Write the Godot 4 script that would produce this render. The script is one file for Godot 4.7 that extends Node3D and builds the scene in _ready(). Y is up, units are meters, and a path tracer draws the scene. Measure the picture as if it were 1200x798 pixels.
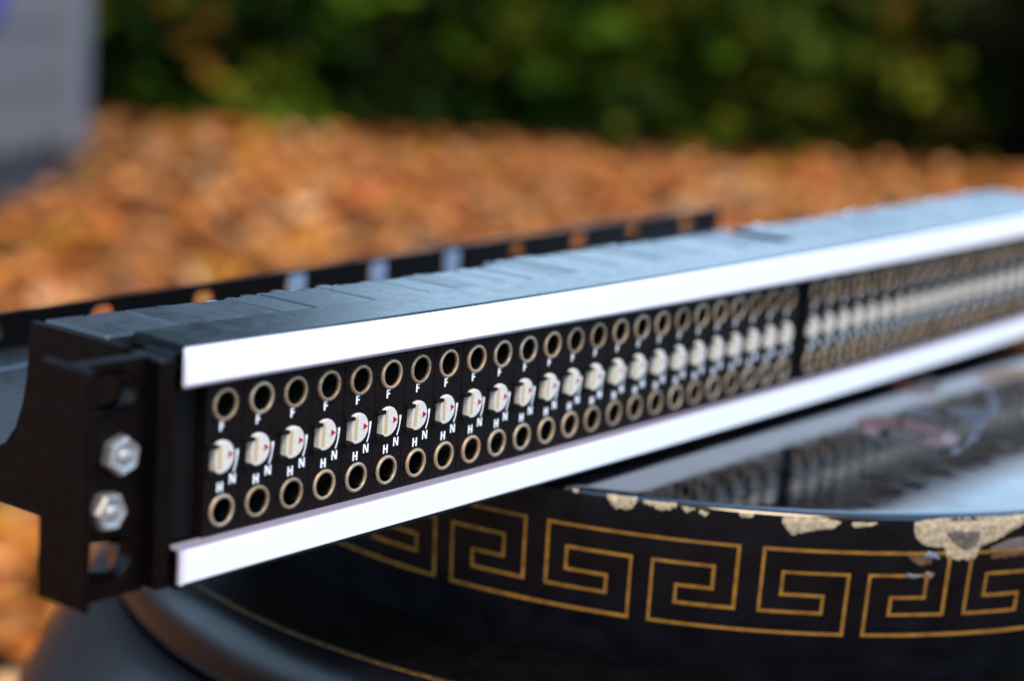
extends Node3D
# A patch panel resting on a black lacquered stool in a yard covered with autumn leaves.
# Units: metres. x runs along the panel, y is up, z points out of the panel's front.

const MM := 0.001
const PITCH := 0.0086          # distance between two jack columns
const ROW := 0.01885           # distance between lower and upper jacks
const MID := 0.0097            # height of the switches
const GROUND := -0.465
const SPAN := 0.4102           # from the first to the last jack column
const HUB := Vector3(0.2278, 0.0, -0.038)   # axis of the stool

var rng := RandomNumberGenerator.new()
var bent := false              # the long panel sags a little: apply bow()
var tilt := 0.0                # the cable bar rises by this much per metre
var mirrored := false          # build the right hand end as the mirror image of the left
var m := {}
var used := {}

# ---------------------------------------------------------------- helpers

func bow(x: float) -> float:
	var t := clampf(x, 0.0, 0.45)
	return (-9.1 * t + 37.3 * t * t) * MM

func warp(p: Vector3) -> Vector3:
	if mirrored:
		p.x = SPAN - p.x
	if bent:
		p.y += bow(p.x)
	p.y += tilt * p.x
	return p

func begin(smooth := false) -> SurfaceTool:
	var st := SurfaceTool.new()
	st.begin(Mesh.PRIMITIVE_TRIANGLES)
	st.set_smooth_group(0 if smooth else -1)
	return st

# a, b, c run anticlockwise seen from outside
func tri(st: SurfaceTool, a: Vector3, b: Vector3, c: Vector3) -> void:
	st.add_vertex(warp(a))
	if mirrored:
		st.add_vertex(warp(b)); st.add_vertex(warp(c))
	else:
		st.add_vertex(warp(c)); st.add_vertex(warp(b))

func quad(st: SurfaceTool, a: Vector3, b: Vector3, c: Vector3, d: Vector3) -> void:
	tri(st, a, b, c)
	tri(st, a, c, d)

func done(st: SurfaceTool) -> ArrayMesh:
	st.generate_normals()
	return st.commit()

func numbered(called: String) -> String:
	if not used.has(called):
		used[called] = 0
		return called
	used[called] += 1
	return "%s_%03d" % [called, used[called]]

func put(called: String, mesh: Mesh, mat: Material, parent: Node = self, at := Vector3.ZERO) -> MeshInstance3D:
	var o := MeshInstance3D.new()
	o.name = numbered(called) if parent == self else called
	o.mesh = mesh
	o.material_override = mat
	o.position = at
	if parent != self and parent.has_node(called):
		var k := 1
		while parent.has_node("%s_%03d" % [called, k]):
			k += 1
		o.name = "%s_%03d" % [called, k]
	parent.add_child(o, true)
	return o

func obj(called: String, st: SurfaceTool, mat: Material, parent: Node = self, at := Vector3.ZERO) -> MeshInstance3D:
	return put(called, done(st), mat, parent, at)

func thing(called: String, label: String, category: String, at := Vector3.ZERO, turn := 0.0, group := "") -> Node3D:
	var o := Node3D.new()
	o.name = numbered(called)
	add_child(o, true)
	o.position = at
	o.rotation.y = turn
	tag(o, label, category, group)
	return o

func tag(o: Node, label: String, category: String, group := "") -> void:
	o.set_meta("label", label)
	o.set_meta("category", category)
	if group:
		o.set_meta("group", group)

# chamfered box, c its centre, s its size, e the chamfer
func bx(st: SurfaceTool, c: Vector3, s: Vector3, e := 0.0) -> void:
	var h := s / 2
	e = minf(e, minf(h.x, minf(h.y, h.z)) * 0.9)
	for ax in 3:
		var u := (ax + 1) % 3
		var v := (ax + 2) % 3
		for sg in [-1.0, 1.0]:
			var p := []
			for q in [[-1.0, -1.0], [1.0, -1.0], [1.0, 1.0], [-1.0, 1.0]]:
				var w := Vector3.ZERO
				w[ax] = sg * h[ax]
				w[u] = q[0] * (h[u] - e) * sg
				w[v] = q[1] * (h[v] - e)
				p.append(c + w)
			quad(st, p[0], p[1], p[2], p[3])
		if e <= 0.0:
			continue
		for su in [-1.0, 1.0]:
			for sv in [-1.0, 1.0]:
				var p := []
				for k in 4:
					var w := Vector3.ZERO
					w[ax] = (h[ax] - e) * (1.0 if k == 1 or k == 2 else -1.0)
					w[u] = su * (h[u] if k < 2 else h[u] - e)
					w[v] = sv * (h[v] - e if k < 2 else h[v])
					p.append(c + w)
				if su * sv > 0:
					quad(st, p[3], p[2], p[1], p[0])
				else:
					quad(st, p[0], p[1], p[2], p[3])
	if e > 0.0:
		for sx in [-1.0, 1.0]:
			for sy in [-1.0, 1.0]:
				for sz in [-1.0, 1.0]:
					var a := c + Vector3(sx * h.x, sy * (h.y - e), sz * (h.z - e))
					var b := c + Vector3(sx * (h.x - e), sy * h.y, sz * (h.z - e))
					var d := c + Vector3(sx * (h.x - e), sy * (h.y - e), sz * h.z)
					if sx * sy * sz > 0:
						tri(st, a, b, d)
					else:
						tri(st, a, d, b)

func span(st: SurfaceTool, a: Vector3, b: Vector3, e := 0.0) -> void:
	bx(st, (a + b) / 2, (b - a).abs(), e)

func area(p: PackedVector2Array) -> float:
	var s := 0.0
	for i in p.size():
		s += p[i].cross(p[(i + 1) % p.size()])
	return s / 2

# caps: simple polygons that tile the face; loops: outlines whose walls are drawn (anticlockwise outside, clockwise holes)
func plate(st: SurfaceTool, caps: Array, loops: Array, o: Vector3, u: Vector3, v: Vector3, w0: float, w1: float, parts := 1, back := true) -> void:
	var w := u.cross(v)
	for c in caps:
		var poly: PackedVector2Array = c
		if area(poly) < 0:
			poly.reverse()
		var ix := Geometry2D.triangulate_polygon(poly)
		for i in range(0, ix.size(), 3):
			var a := poly[ix[i]]
			var b := poly[ix[i + 1]]
			var d := poly[ix[i + 2]]
			if (b - a).cross(d - a) < 0:
				var t := b
				b = d
				d = t
			tri(st, o + u * a.x + v * a.y + w * w1, o + u * b.x + v * b.y + w * w1, o + u * d.x + v * d.y + w * w1)
			if back:
				tri(st, o + u * a.x + v * a.y + w * w0, o + u * d.x + v * d.y + w * w0, o + u * b.x + v * b.y + w * w0)
	for l in loops:
		var poly: PackedVector2Array = l
		for i in poly.size():
			var a := o + u * poly[i].x + v * poly[i].y
			var b := o + u * poly[(i + 1) % poly.size()].x + v * poly[(i + 1) % poly.size()].y
			for k in parts:
				var q0 := lerpf(w0, w1, float(k) / parts)
				var q1 := lerpf(w0, w1, float(k + 1) / parts)
				quad(st, a + w * q0, b + w * q0, b + w * q1, a + w * q1)

# profile in (y, z), swept along x
func rail(st: SurfaceTool, prof: Array, x0: float, x1: float, parts := 24) -> void:
	var p := PackedVector2Array()
	for q in prof:
		p.append(Vector2(q[0], q[1]) * MM)
	if area(p) < 0:
		p.reverse()
	plate(st, [p], [p], Vector3.ZERO, Vector3.UP, Vector3.BACK, x0, x1, parts)

func arc(c: Vector2, r: float, a0: float, a1: float, n: int) -> PackedVector2Array:
	var p := PackedVector2Array()
	for i in n + 1:
		var a := deg_to_rad(lerpf(a0, a1, float(i) / n))
		p.append(c + Vector2(cos(a), sin(a)) * r)
	return p

# profile: [radius, height] from the axis outwards and down, round the y axis
func lathe(st: SurfaceTool, prof: Array, n := 96, c := Vector3.ZERO, axis := Vector3.UP, side := Vector3.RIGHT) -> void:
	var w := axis.cross(side)
	for i in prof.size() - 1:
		for k in n:
			var p := []
			for q in [[i, k], [i + 1, k], [i + 1, k + 1], [i, k + 1]]:
				var a: float = TAU * (q[1] % n) / n
				p.append(c + (side * cos(a) + w * sin(a)) * prof[q[0]][0] + axis * prof[q[0]][1])
			if prof[i][0] < 1e-7:
				tri(st, p[0], p[1], p[2])
			elif prof[i + 1][0] < 1e-7:
				tri(st, p[0], p[1], p[3])
			else:
				quad(st, p[0], p[1], p[2], p[3])

func tube(st: SurfaceTool, pts: Array, radii: Array, n := 8) -> void:
	var rings := []
	for i in pts.size():
		var d: Vector3 = (pts[mini(i + 1, pts.size() - 1)] - pts[maxi(i - 1, 0)]).normalized()
		var s := d.cross(Vector3.RIGHT if absf(d.x) < 0.8 else Vector3.UP).normalized()
		var t := d.cross(s)
		var ring := []
		for k in n:
			var a := TAU * k / n
			ring.append(pts[i] + (s * cos(a) + t * sin(a)) * radii[i])
		rings.append(ring)
	for i in pts.size() - 1:
		for k in n:
			quad(st, rings[i][k], rings[i][(k + 1) % n], rings[i + 1][(k + 1) % n], rings[i + 1][k])
	for k in range(1, n - 1):
		tri(st, rings[0][0], rings[0][k + 1], rings[0][k])
		tri(st, rings[-1][0], rings[-1][k], rings[-1][k + 1])

# ---------------------------------------------------------------- materials

func noise(freq: float, sd: int, lo: Color, hi: Color, octaves := 4, size := 512) -> NoiseTexture2D:
	var f := FastNoiseLite.new()
	f.seed = sd
	f.frequency = freq
	f.fractal_octaves = octaves
	var t := NoiseTexture2D.new()
	t.width = size
	t.height = size
	t.seamless = true
	t.noise = f
	var g := Gradient.new()
	g.set_color(0, lo)
	g.set_color(1, hi)
	t.color_ramp = g
	return t

func grey(v: float) -> Color:
	return Color(v, v, v)

func lin(r: float, g: float, b: float) -> Color:
	return Color(r, g, b).linear_to_srgb()

func mat(c: Color, rough: float, metal := 0.0) -> StandardMaterial3D:
	var s := StandardMaterial3D.new()
	s.albedo_color = c
	s.roughness = rough
	s.metallic = metal
	return s

# patchy roughness and colour over a surface; scale: repeats per metre
func worn(s: StandardMaterial3D, scale: float, rough_lo: float, rough_hi: float, tone_lo: float, sd: int, bump := 0.0) -> StandardMaterial3D:
	s.uv1_triplanar = true
	s.uv1_scale = Vector3.ONE * scale
	s.roughness = 1.0
	s.roughness_texture = noise(0.012, sd, grey(rough_lo), grey(rough_hi), 5)
	s.albedo_texture = noise(0.02, sd + 1, grey(tone_lo), grey(1.0), 5)
	if bump > 0.0:
		s.heightmap_enabled = true
		s.heightmap_scale = bump
		s.heightmap_texture = noise(0.06, sd + 2, grey(0), grey(1), 3)
	return s

func make_materials() -> void:
	m.anodised = worn(mat(lin(0.0035, 0.0022, 0.0022), 0.45), 30, 0.26, 0.44, 0.7, 11)
	m.anodised.metallic_specular = 0.22
	m.plastic = worn(mat(lin(0.0095, 0.0062, 0.0062), 0.5), 60, 0.45, 0.65, 0.6, 21)
	m.plastic.metallic_specular = 0.18
	m.barrel = mat(lin(0.004, 0.004, 0.004), 0.6)
	m.barrel.metallic_specular = 0.2
	m.cover = worn(mat(lin(0.018, 0.022, 0.025), 0.4), 22, 0.24, 0.33, 0.75, 31, 0.0012)
	m.cover2 = worn(mat(lin(0.012, 0.015, 0.018), 0.4), 22, 0.3, 0.4, 0.75, 34, 0.0012)
	m.cover.metallic_specular = 0.8
	m.cover2.metallic_specular = 0.6
	m.lid = worn(mat(lin(0.013, 0.017, 0.02), 0.4), 26, 0.2, 0.3, 0.7, 41)
	m.lid.metallic_specular = 0.45
	m.strip = worn(mat(lin(0.76, 0.735, 0.77), 0.4), 14, 0.34, 0.4, 0.985, 51)
	m.holder = mat(lin(0.29, 0.25, 0.31), 0.3)
	m.lens_edge = mat(lin(0.62, 0.58, 0.68), 0.2)
	m.brass = worn(mat(lin(0.56, 0.38, 0.235), 0.4, 0.6), 150, 0.35, 0.5, 0.75, 61)
	m.brass2 = worn(mat(lin(0.50, 0.35, 0.22), 0.45, 0.6), 150, 0.35, 0.6, 0.55, 63)
	m.brass3 = worn(mat(lin(0.60, 0.45, 0.31), 0.35, 0.6), 150, 0.28, 0.5, 0.65, 66)
	m.cream = worn(mat(lin(0.66, 0.61, 0.54), 0.4), 80, 0.35, 0.5, 0.88, 71)
	m.tan = mat(lin(0.46, 0.33, 0.17), 0.5)
	m.red = mat(lin(0.36, 0.003, 0.014), 0.6)
	m.red.metallic_specular = 0.2
	m.print = mat(lin(0.84, 0.86, 0.9), 0.5)
	m.steel = worn(mat(lin(0.62, 0.60, 0.60), 0.45, 0.7), 160, 0.3, 0.6, 0.55, 81)
	m.tin = mat(lin(0.7, 0.72, 0.75), 0.3, 0.8)
	m.tie = mat(lin(0.17, 0.23, 0.32), 0.45)
	m.lacquer = worn(mat(lin(0.005, 0.005, 0.008), 0.1), 11, 0.03, 0.16, 0.4, 91, 0.0008)
	m.lacquer.metallic_specular = 0.55
	m.lacquer_side = worn(mat(lin(0.006, 0.006, 0.009), 0.2), 9, 0.24, 0.38, 0.5, 94, 0.002)
	m.lacquer_side.metallic_specular = 0.4
	m.lacquer_wall = worn(mat(lin(0.0055, 0.0055, 0.008), 0.3), 9, 0.2, 0.42, 0.4, 95, 0.004)
	m.lacquer_wall.metallic_specular = 0.3
	m.dull = worn(mat(lin(0.004, 0.003, 0.003), 0.5), 9, 0.4, 0.6, 0.5, 97)
	m.dull.metallic_specular = 0.18
	m.gold_dim = worn(mat(lin(0.20, 0.10, 0.02), 0.5), 40, 0.4, 0.65, 0.2, 104)
	m.gold = worn(mat(lin(0.37, 0.165, 0.024), 0.5, 0.0), 25, 0.4, 0.65, 0.55, 101)
	m.gold.metallic_specular = 0.3
	m.plaster = worn(mat(lin(0.66, 0.50, 0.31), 0.9), 60, 0.8, 0.95, 0.45, 111, 0.02)
	m.plaster_dark = worn(mat(lin(0.2, 0.155, 0.13), 0.9), 60, 0.8, 0.95, 0.4, 114, 0.02)
	m.rust = worn(mat(lin(0.17, 0.07, 0.025), 0.7), 60, 0.6, 0.8, 0.4, 117, 0.01)
	m.petal = worn(mat(lin(0.13, 0.03, 0.026), 0.35), 40, 0.25, 0.5, 0.4, 121)
	m.flake = worn(mat(lin(0.22, 0.30, 0.38), 0.3), 40, 0.25, 0.5, 0.5, 128)
	m.petal_dark = worn(mat(lin(0.06, 0.014, 0.012), 0.35), 40, 0.25, 0.5, 0.3, 122)
	m.leaf_paint = worn(mat(lin(0.02, 0.035, 0.05), 0.35), 40, 0.25, 0.5, 0.3, 123)
	m.petal_pale = worn(mat(lin(0.24, 0.13, 0.13), 0.35), 40, 0.25, 0.5, 0.5, 124)
	m.stalk = worn(mat(lin(0.07, 0.075, 0.11), 0.35), 40, 0.25, 0.5, 0.5, 127)
	m.ochre = worn(mat(lin(0.26, 0.14, 0.06), 0.35), 40, 0.25, 0.5, 0.5, 129)
	m.soil = worn(mat(lin(0.12, 0.055, 0.028), 0.95), 0.7, 0.9, 1.0, 0.35, 131)
	m.soil.uv1_world_triplanar = true
	m.leaf = mat(Color.WHITE, 0.65)
	m.leaf.vertex_color_use_as_albedo = true
	m.leaf.backlight_enabled = true
	m.leaf.backlight = Color(0.25, 0.25, 0.25)
	m.green = m.leaf.duplicate()
	m.green.roughness = 0.75
	m.green.metallic_specular = 0.15
	m.leaf.metallic_specular = 0.2
	m.green.backlight = Color(0.12, 0.12, 0.12)
	m.bark = worn(mat(lin(0.075, 0.05, 0.035), 0.9), 6, 0.85, 1.0, 0.3, 141, 0.6)
	m.siding = worn(mat(lin(0.17, 0.15, 0.145), 0.6), 3, 0.5, 0.7, 0.7, 151)
	m.trim = worn(mat(lin(0.18, 0.175, 0.19), 0.6), 3, 0.5, 0.7, 0.75, 154)
	m.plinth = worn(mat(lin(0.07, 0.058, 0.06), 0.9), 4, 0.85, 1.0, 0.6, 157, 0.4)
	m.roofing = worn(mat(lin(0.06, 0.055, 0.055), 0.9), 4, 0.85, 1.0, 0.5, 161, 0.4)
	m.blue = worn(mat(lin(0.05, 0.07, 0.5), 0.4), 4, 0.3, 0.6, 0.5, 171)

# ---------------------------------------------------------------- patch panel

func jack_module_mesh() -> ArrayMesh:
	var st := begin()
	var hw := 4.22 * MM
	var y0 := -4.6 * MM
	var y1 := 24.2 * MM
	var r := 2.75 * MM
	# window of the switch
	var wx0 := -3.7 * MM
	var wx1 := 1.2 * MM
	var wy0 := MID - 2.55 * MM
	var wy1 := MID + 2.45 * MM
	var lo := arc(Vector2.ZERO, r, 180, 0, 20)          # over the lower jack, left to right
	var lo_u := arc(Vector2.ZERO, r, 180, 360, 20)      # under it
	var hi := arc(Vector2(0, ROW), r, 180, 0, 20)
	var hi_u := arc(Vector2(0, ROW), r, 180, 360, 20)
	var a := PackedVector2Array([Vector2(hw, 0), Vector2(hw, y0), Vector2(-hw, y0), Vector2(-hw, 0)])
	a.append_array(lo_u)
	var b := PackedVector2Array([Vector2(hw, 0), Vector2(hw, MID), Vector2(wx1, MID), Vector2(wx1, wy0), Vector2(wx0, wy0), Vector2(wx0, MID), Vector2(-hw, MID), Vector2(-hw, 0)])
	b.append_array(lo)
	var c := PackedVector2Array([Vector2(-hw, MID), Vector2(wx0, MID), Vector2(wx0, wy1), Vector2(wx1, wy1), Vector2(wx1, MID), Vector2(hw, MID), Vector2(hw, ROW)])
	var hr := hi_u.duplicate()
	hr.reverse()
	c.append_array(hr)
	c.append(Vector2(-hw, ROW))
	var d := PackedVector2Array([Vector2(hw, ROW), Vector2(hw, y1), Vector2(-hw, y1), Vector2(-hw, ROW)])
	d.append_array(hi)
	var outer := PackedVector2Array([Vector2(-hw, y0), Vector2(hw, y0), Vector2(hw, y1), Vector2(-hw, y1)])
	var win := PackedVector2Array([Vector2(wx0, wy0), Vector2(wx0, wy1), Vector2(wx1, wy1), Vector2(wx1, wy0)])
	plate(st, [a, b, c, d], [outer, win], Vector3.ZERO, Vector3.RIGHT, Vector3.UP, -4.0 * MM, 0.0, 1, false)
	# floor of the switch window and bars above and below it
	span(st, Vector3(wx0, wy0, -2.4 * MM), Vector3(wx1, wy1, -2.0 * MM))
	span(st, Vector3(wx0 - 0.2 * MM, wy1 - 0.75 * MM, -1.2 * MM), Vector3(-1.5 * MM, wy1 + 0.05 * MM, 0.75 * MM), 0.15 * MM)
	span(st, Vector3(wx0 - 0.1 * MM, wy0 - 0.35 * MM, -1.2 * MM), Vector3(-1.9 * MM, wy0 + 0.25 * MM, 0.8 * MM), 0.12 * MM)
	span(st, Vector3(-3.1 * MM, wy0, -2.0 * MM), Vector3(-2.75 * MM, wy1, -0.4 * MM))
	# a shallow moulded line above the switch
	span(st, Vector3(-hw + 0.3 * MM, MID + 3.45 * MM, -0.2 * MM), Vector3(0.6 * MM, MID + 3.75 * MM, 0.12 * MM), 0.05 * MM)
	return done(st)

func barrel_mesh() -> ArrayMesh:
	var st := begin(true)
	lathe(st, [[0.0, -12 * MM], [2.7 * MM, -12 * MM], [2.7 * MM, -0.3 * MM]].map(func(q): return q), 24, Vector3.ZERO, Vector3.BACK, Vector3.RIGHT)
	return done(st)

func ring_mesh() -> ArrayMesh:
	var st := begin(true)
	var p := [[2.32, -0.25], [2.26, 0.05], [2.26, 0.2], [2.3, 0.32], [2.4, 0.38], [2.55, 0.4], [2.7, 0.38], [2.85, 0.3], [2.94, 0.14], [2.95, -0.5]]
	lathe(st, p.map(func(q): return [q[0] * MM, q[1] * MM]), 40, Vector3.ZERO, Vector3.BACK, Vector3.RIGHT)
	return done(st)

func switch_mesh() -> ArrayMesh:
	var st := begin()
	var p := PackedVector2Array()
	var cut := acos(1.5 / 2.95)
	for i in 33:
		var a := lerpf(-PI + cut, PI - cut, i / 32.0)
		p.append(Vector2(cos(a), sin(a)) * 2.95 * MM)
	# a bevelled face: a smaller outline in front, walls sloping to the full one
	var q := PackedVector2Array()
	for v in p:
		q.append(v * 0.93)
	var ix := Geometry2D.triangulate_polygon(q)
	for i in range(0, ix.size(), 3):
		var t := [q[ix[i]], q[ix[i + 1]], q[ix[i + 2]]]
		if (t[1] - t[0]).cross(t[2] - t[0]) < 0:
			t.reverse()
		tri(st, Vector3(t[0].x, t[0].y, 0.55 * MM), Vector3(t[1].x, t[1].y, 0.55 * MM), Vector3(t[2].x, t[2].y, 0.55 * MM))
	for i in p.size():
		var j := (i + 1) % p.size()
		quad(st, Vector3(p[i].x, p[i].y, 0.38 * MM), Vector3(p[j].x, p[j].y, 0.38 * MM), Vector3(q[j].x, q[j].y, 0.55 * MM), Vector3(q[i].x, q[i].y, 0.55 * MM))
		quad(st, Vector3(p[i].x, p[i].y, -1.9 * MM), Vector3(p[j].x, p[j].y, -1.9 * MM), Vector3(p[j].x, p[j].y, 0.38 * MM), Vector3(p[i].x, p[i].y, 0.38 * MM))
	return done(st)

func letter_mesh(s: String) -> TextMesh:
	var f := SystemFont.new()
	f.font_names = PackedStringArray(["Droid Sans"])
	f.font_weight = 700
	var t := TextMesh.new()
	t.text = s
	t.font = f
	t.font_size = 48
	t.pixel_size = 0.0001
	t.depth = 0.12 * MM
	return t

func letter(parent: Node, t: TextMesh, at: Vector3) -> void:
	var box := t.get_aabb()
	var k := 1.72 * MM / box.size.y
	var c := box.get_center() * k
	put("letter", t, m.print, parent, at - Vector3(c.x, c.y, 0)).scale = Vector3(k, k, k)

func line_mesh() -> ArrayMesh:
	var st := begin()
	var pts := [Vector2(3.3, 0.7), Vector2(3.33, 0.2), Vector2(3.28, -0.8), Vector2(3.05, -2.0), Vector2(2.6, -3.2)]
	var wid := [0.24, 0.24, 0.13, 0.12, 0.12]
	var l := PackedVector2Array()
	var r := PackedVector2Array()
	for i in pts.size():
		var d: Vector2 = (pts[mini(i + 1, 4)] - pts[maxi(i - 1, 0)]).normalized()
		var n := Vector2(-d.y, d.x)
		l.append((pts[i] + n * wid[i]) * MM)
		r.append((pts[i] - n * wid[i]) * MM)
	r.reverse()
	l.append_array(r)
	if area(l) < 0:
		l.reverse()
	plate(st, [l], [l], Vector3.ZERO, Vector3.RIGHT, Vector3.UP, 0.0, 0.06 * MM)
	return done(st)

func column_x(i: int) -> float:
	return i * PITCH + (6.0 * MM if i > 23 else 0.0)

func hex_nut(parent: Node, at: Vector3, turn: float, mirror_x: bool) -> void:
	if mirror_x:
		at.x = SPAN - at.x
	at.y += bow(at.x)
	var st := begin()
	var p := PackedVector2Array()
	for k in 6:
		var a := turn + TAU * k / 6
		p.append(Vector2(cos(a), sin(a)) * 3.3 * MM)
	var q := PackedVector2Array()
	for v in p:
		q.append(v * 0.86)
	for k in 6:
		var j := (k + 1) % 6
		quad(st, Vector3(p[k].x, p[k].y, 0), Vector3(p[j].x, p[j].y, 0), Vector3(p[j].x, p[j].y, 1.9 * MM), Vector3(p[k].x, p[k].y, 1.9 * MM))
		quad(st, Vector3(p[k].x, p[k].y, 1.9 * MM), Vector3(p[j].x, p[j].y, 1.9 * MM), Vector3(q[j].x, q[j].y, 2.45 * MM), Vector3(q[k].x, q[k].y, 2.45 * MM))
		tri(st, Vector3(q[k].x, q[k].y, 2.45 * MM), Vector3(q[j].x, q[j].y, 2.45 * MM), Vector3(0, 0, 1.9 * MM))
	var nut := obj("hex_nut", st, m.steel, parent, at)
	var sd := begin(true)
	lathe(sd, [[0.0, 2.75 * MM], [0.9 * MM, 2.75 * MM], [1.15 * MM, 2.65 * MM], [1.3 * MM, 2.3 * MM], [1.45 * MM, 2.1 * MM]], 20, Vector3.ZERO, Vector3.BACK, Vector3.RIGHT)
	obj("bolt_end", sd, m.steel, nut)

func rack_ear(panel: Node3D, mirror_x: bool) -> void:
	mirrored = mirror_x
	bent = true
	var st := begin()
	# outer flange with its rounded front lip
	span(st, Vector3(-31.7, -10.8, -9.3) * MM, Vector3(-30.2, 29.2, 2.6) * MM, 0.35 * MM)
	# web with two mounting slots
	var x0 := -30.2 * MM
	var x1 := -16.5 * MM
	var y0 := -10.8 * MM
	var y1 := 29.2 * MM
	var caps := []
	var loops := [PackedVector2Array([Vector2(x0, y0), Vector2(x1, y0), Vector2(x1, y1), Vector2(x0, y1)])]
	var edges := [y0]
	for cy in [-4.0 * MM, 24.1 * MM]:
		var r := 3.3 * MM
		var ca := Vector2(-26.5 * MM, cy)
		var cb := Vector2(-22.6 * MM, cy)
		var round_it := func(q: float) -> Array:
			var over := arc(ca, q, 180, 90, 8)
			over.append_array(arc(cb, q, 90, 0, 8))   # left to right over the slot
			var under := arc(ca, q, 180, 270, 8)
			under.append_array(arc(cb, q, 270, 360, 8))
			return [over, under]
		var up: PackedVector2Array = round_it.call(r + 0.4 * MM)[0]
		var down: PackedVector2Array = round_it.call(r + 0.4 * MM)[1]
		var lowside := PackedVector2Array([Vector2(x1, cy), Vector2(x1, edges[-1]), Vector2(x0, edges[-1]), Vector2(x0, cy)])
		lowside.append_array(down)
		caps.append(lowside)
		var top: float = 10.0 * MM if cy < 0 else y1
		var highside := PackedVector2Array([Vector2(x1, cy), Vector2(x1, top), Vector2(x0, top), Vector2(x0, cy)])
		highside.append_array(up)
		caps.append(highside)
		edges.append(top)
		var wide: PackedVector2Array = up.duplicate()
		var back := down.duplicate()
		back.reverse()
		wide.append_array(back)                      # clockwise
		var hole: PackedVector2Array = round_it.call(r)[0]
		back = round_it.call(r)[1]
		back.reverse()
		hole.append_array(back)
		for i in hole.size():
			var j := (i + 1) % hole.size()
			quad(st, Vector3(hole[i].x, hole[i].y, -1.2 * MM), Vector3(hole[j].x, hole[j].y, -1.2 * MM), Vector3(wide[j].x, wide[j].y, -0.8 * MM), Vector3(wide[i].x, wide[i].y, -0.8 * MM))
			quad(st, Vector3(hole[i].x, hole[i].y, -3.6 * MM), Vector3(hole[j].x, hole[j].y, -3.6 * MM), Vector3(hole[j].x, hole[j].y, -1.2 * MM), Vector3(hole[i].x, hole[i].y, -1.2 * MM))
	plate(st, caps, loops, Vector3.ZERO, Vector3.RIGHT, Vector3.UP, -3.6 * MM, -0.8 * MM)
	# ridge beside the panel, with its groove
	span(st, Vector3(-16.5, -10.6, -6.4) * MM, Vector3(-13.4, 29.0, 2.2) * MM, 0.5 * MM)
	span(st, Vector3(-13.4, -10.6, -6.4) * MM, Vector3(-11.9, 29.4, 0.9) * MM, 0.25 * MM)
	var ear := obj("rack_ear", st, m.anodised, panel)
	mirrored = false
	bent = false
	hex_nut(ear, Vector3(-22.9, 13.7, -0.8) * MM, 0.35, mirror_x)
	hex_nut(ear, Vector3(-25.3, 4.7, -0.8) * MM, 0.95, mirror_x)
	# side plate that carries the cable bar
	mirrored = mirror_x
	var sp := begin()
	var prof := PackedVector2Array()
	for q in [[-130, -4.2], [-26, -4.2], [-6.4, -4.2], [-6.4, 29.9], [-30.6, 29.9], [-30.9, 25], [-31.4, 20], [-32.4, 15], [-34.2, 10.5], [-37, 7], [-41, 4.8], [-48, 3.9], [-70, 3.6], [-130, 3.6]]:
		prof.append(Vector2(-q[0], q[1]) * MM)
	if area(prof) < 0:
		prof.reverse()
	plate(sp, [prof], [prof], Vector3.ZERO, Vector3.FORWARD, Vector3.UP, -17.4 * MM, -16.0 * MM)
	obj("side_plate", sp, m.anodised, panel)
	mirrored = false

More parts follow.
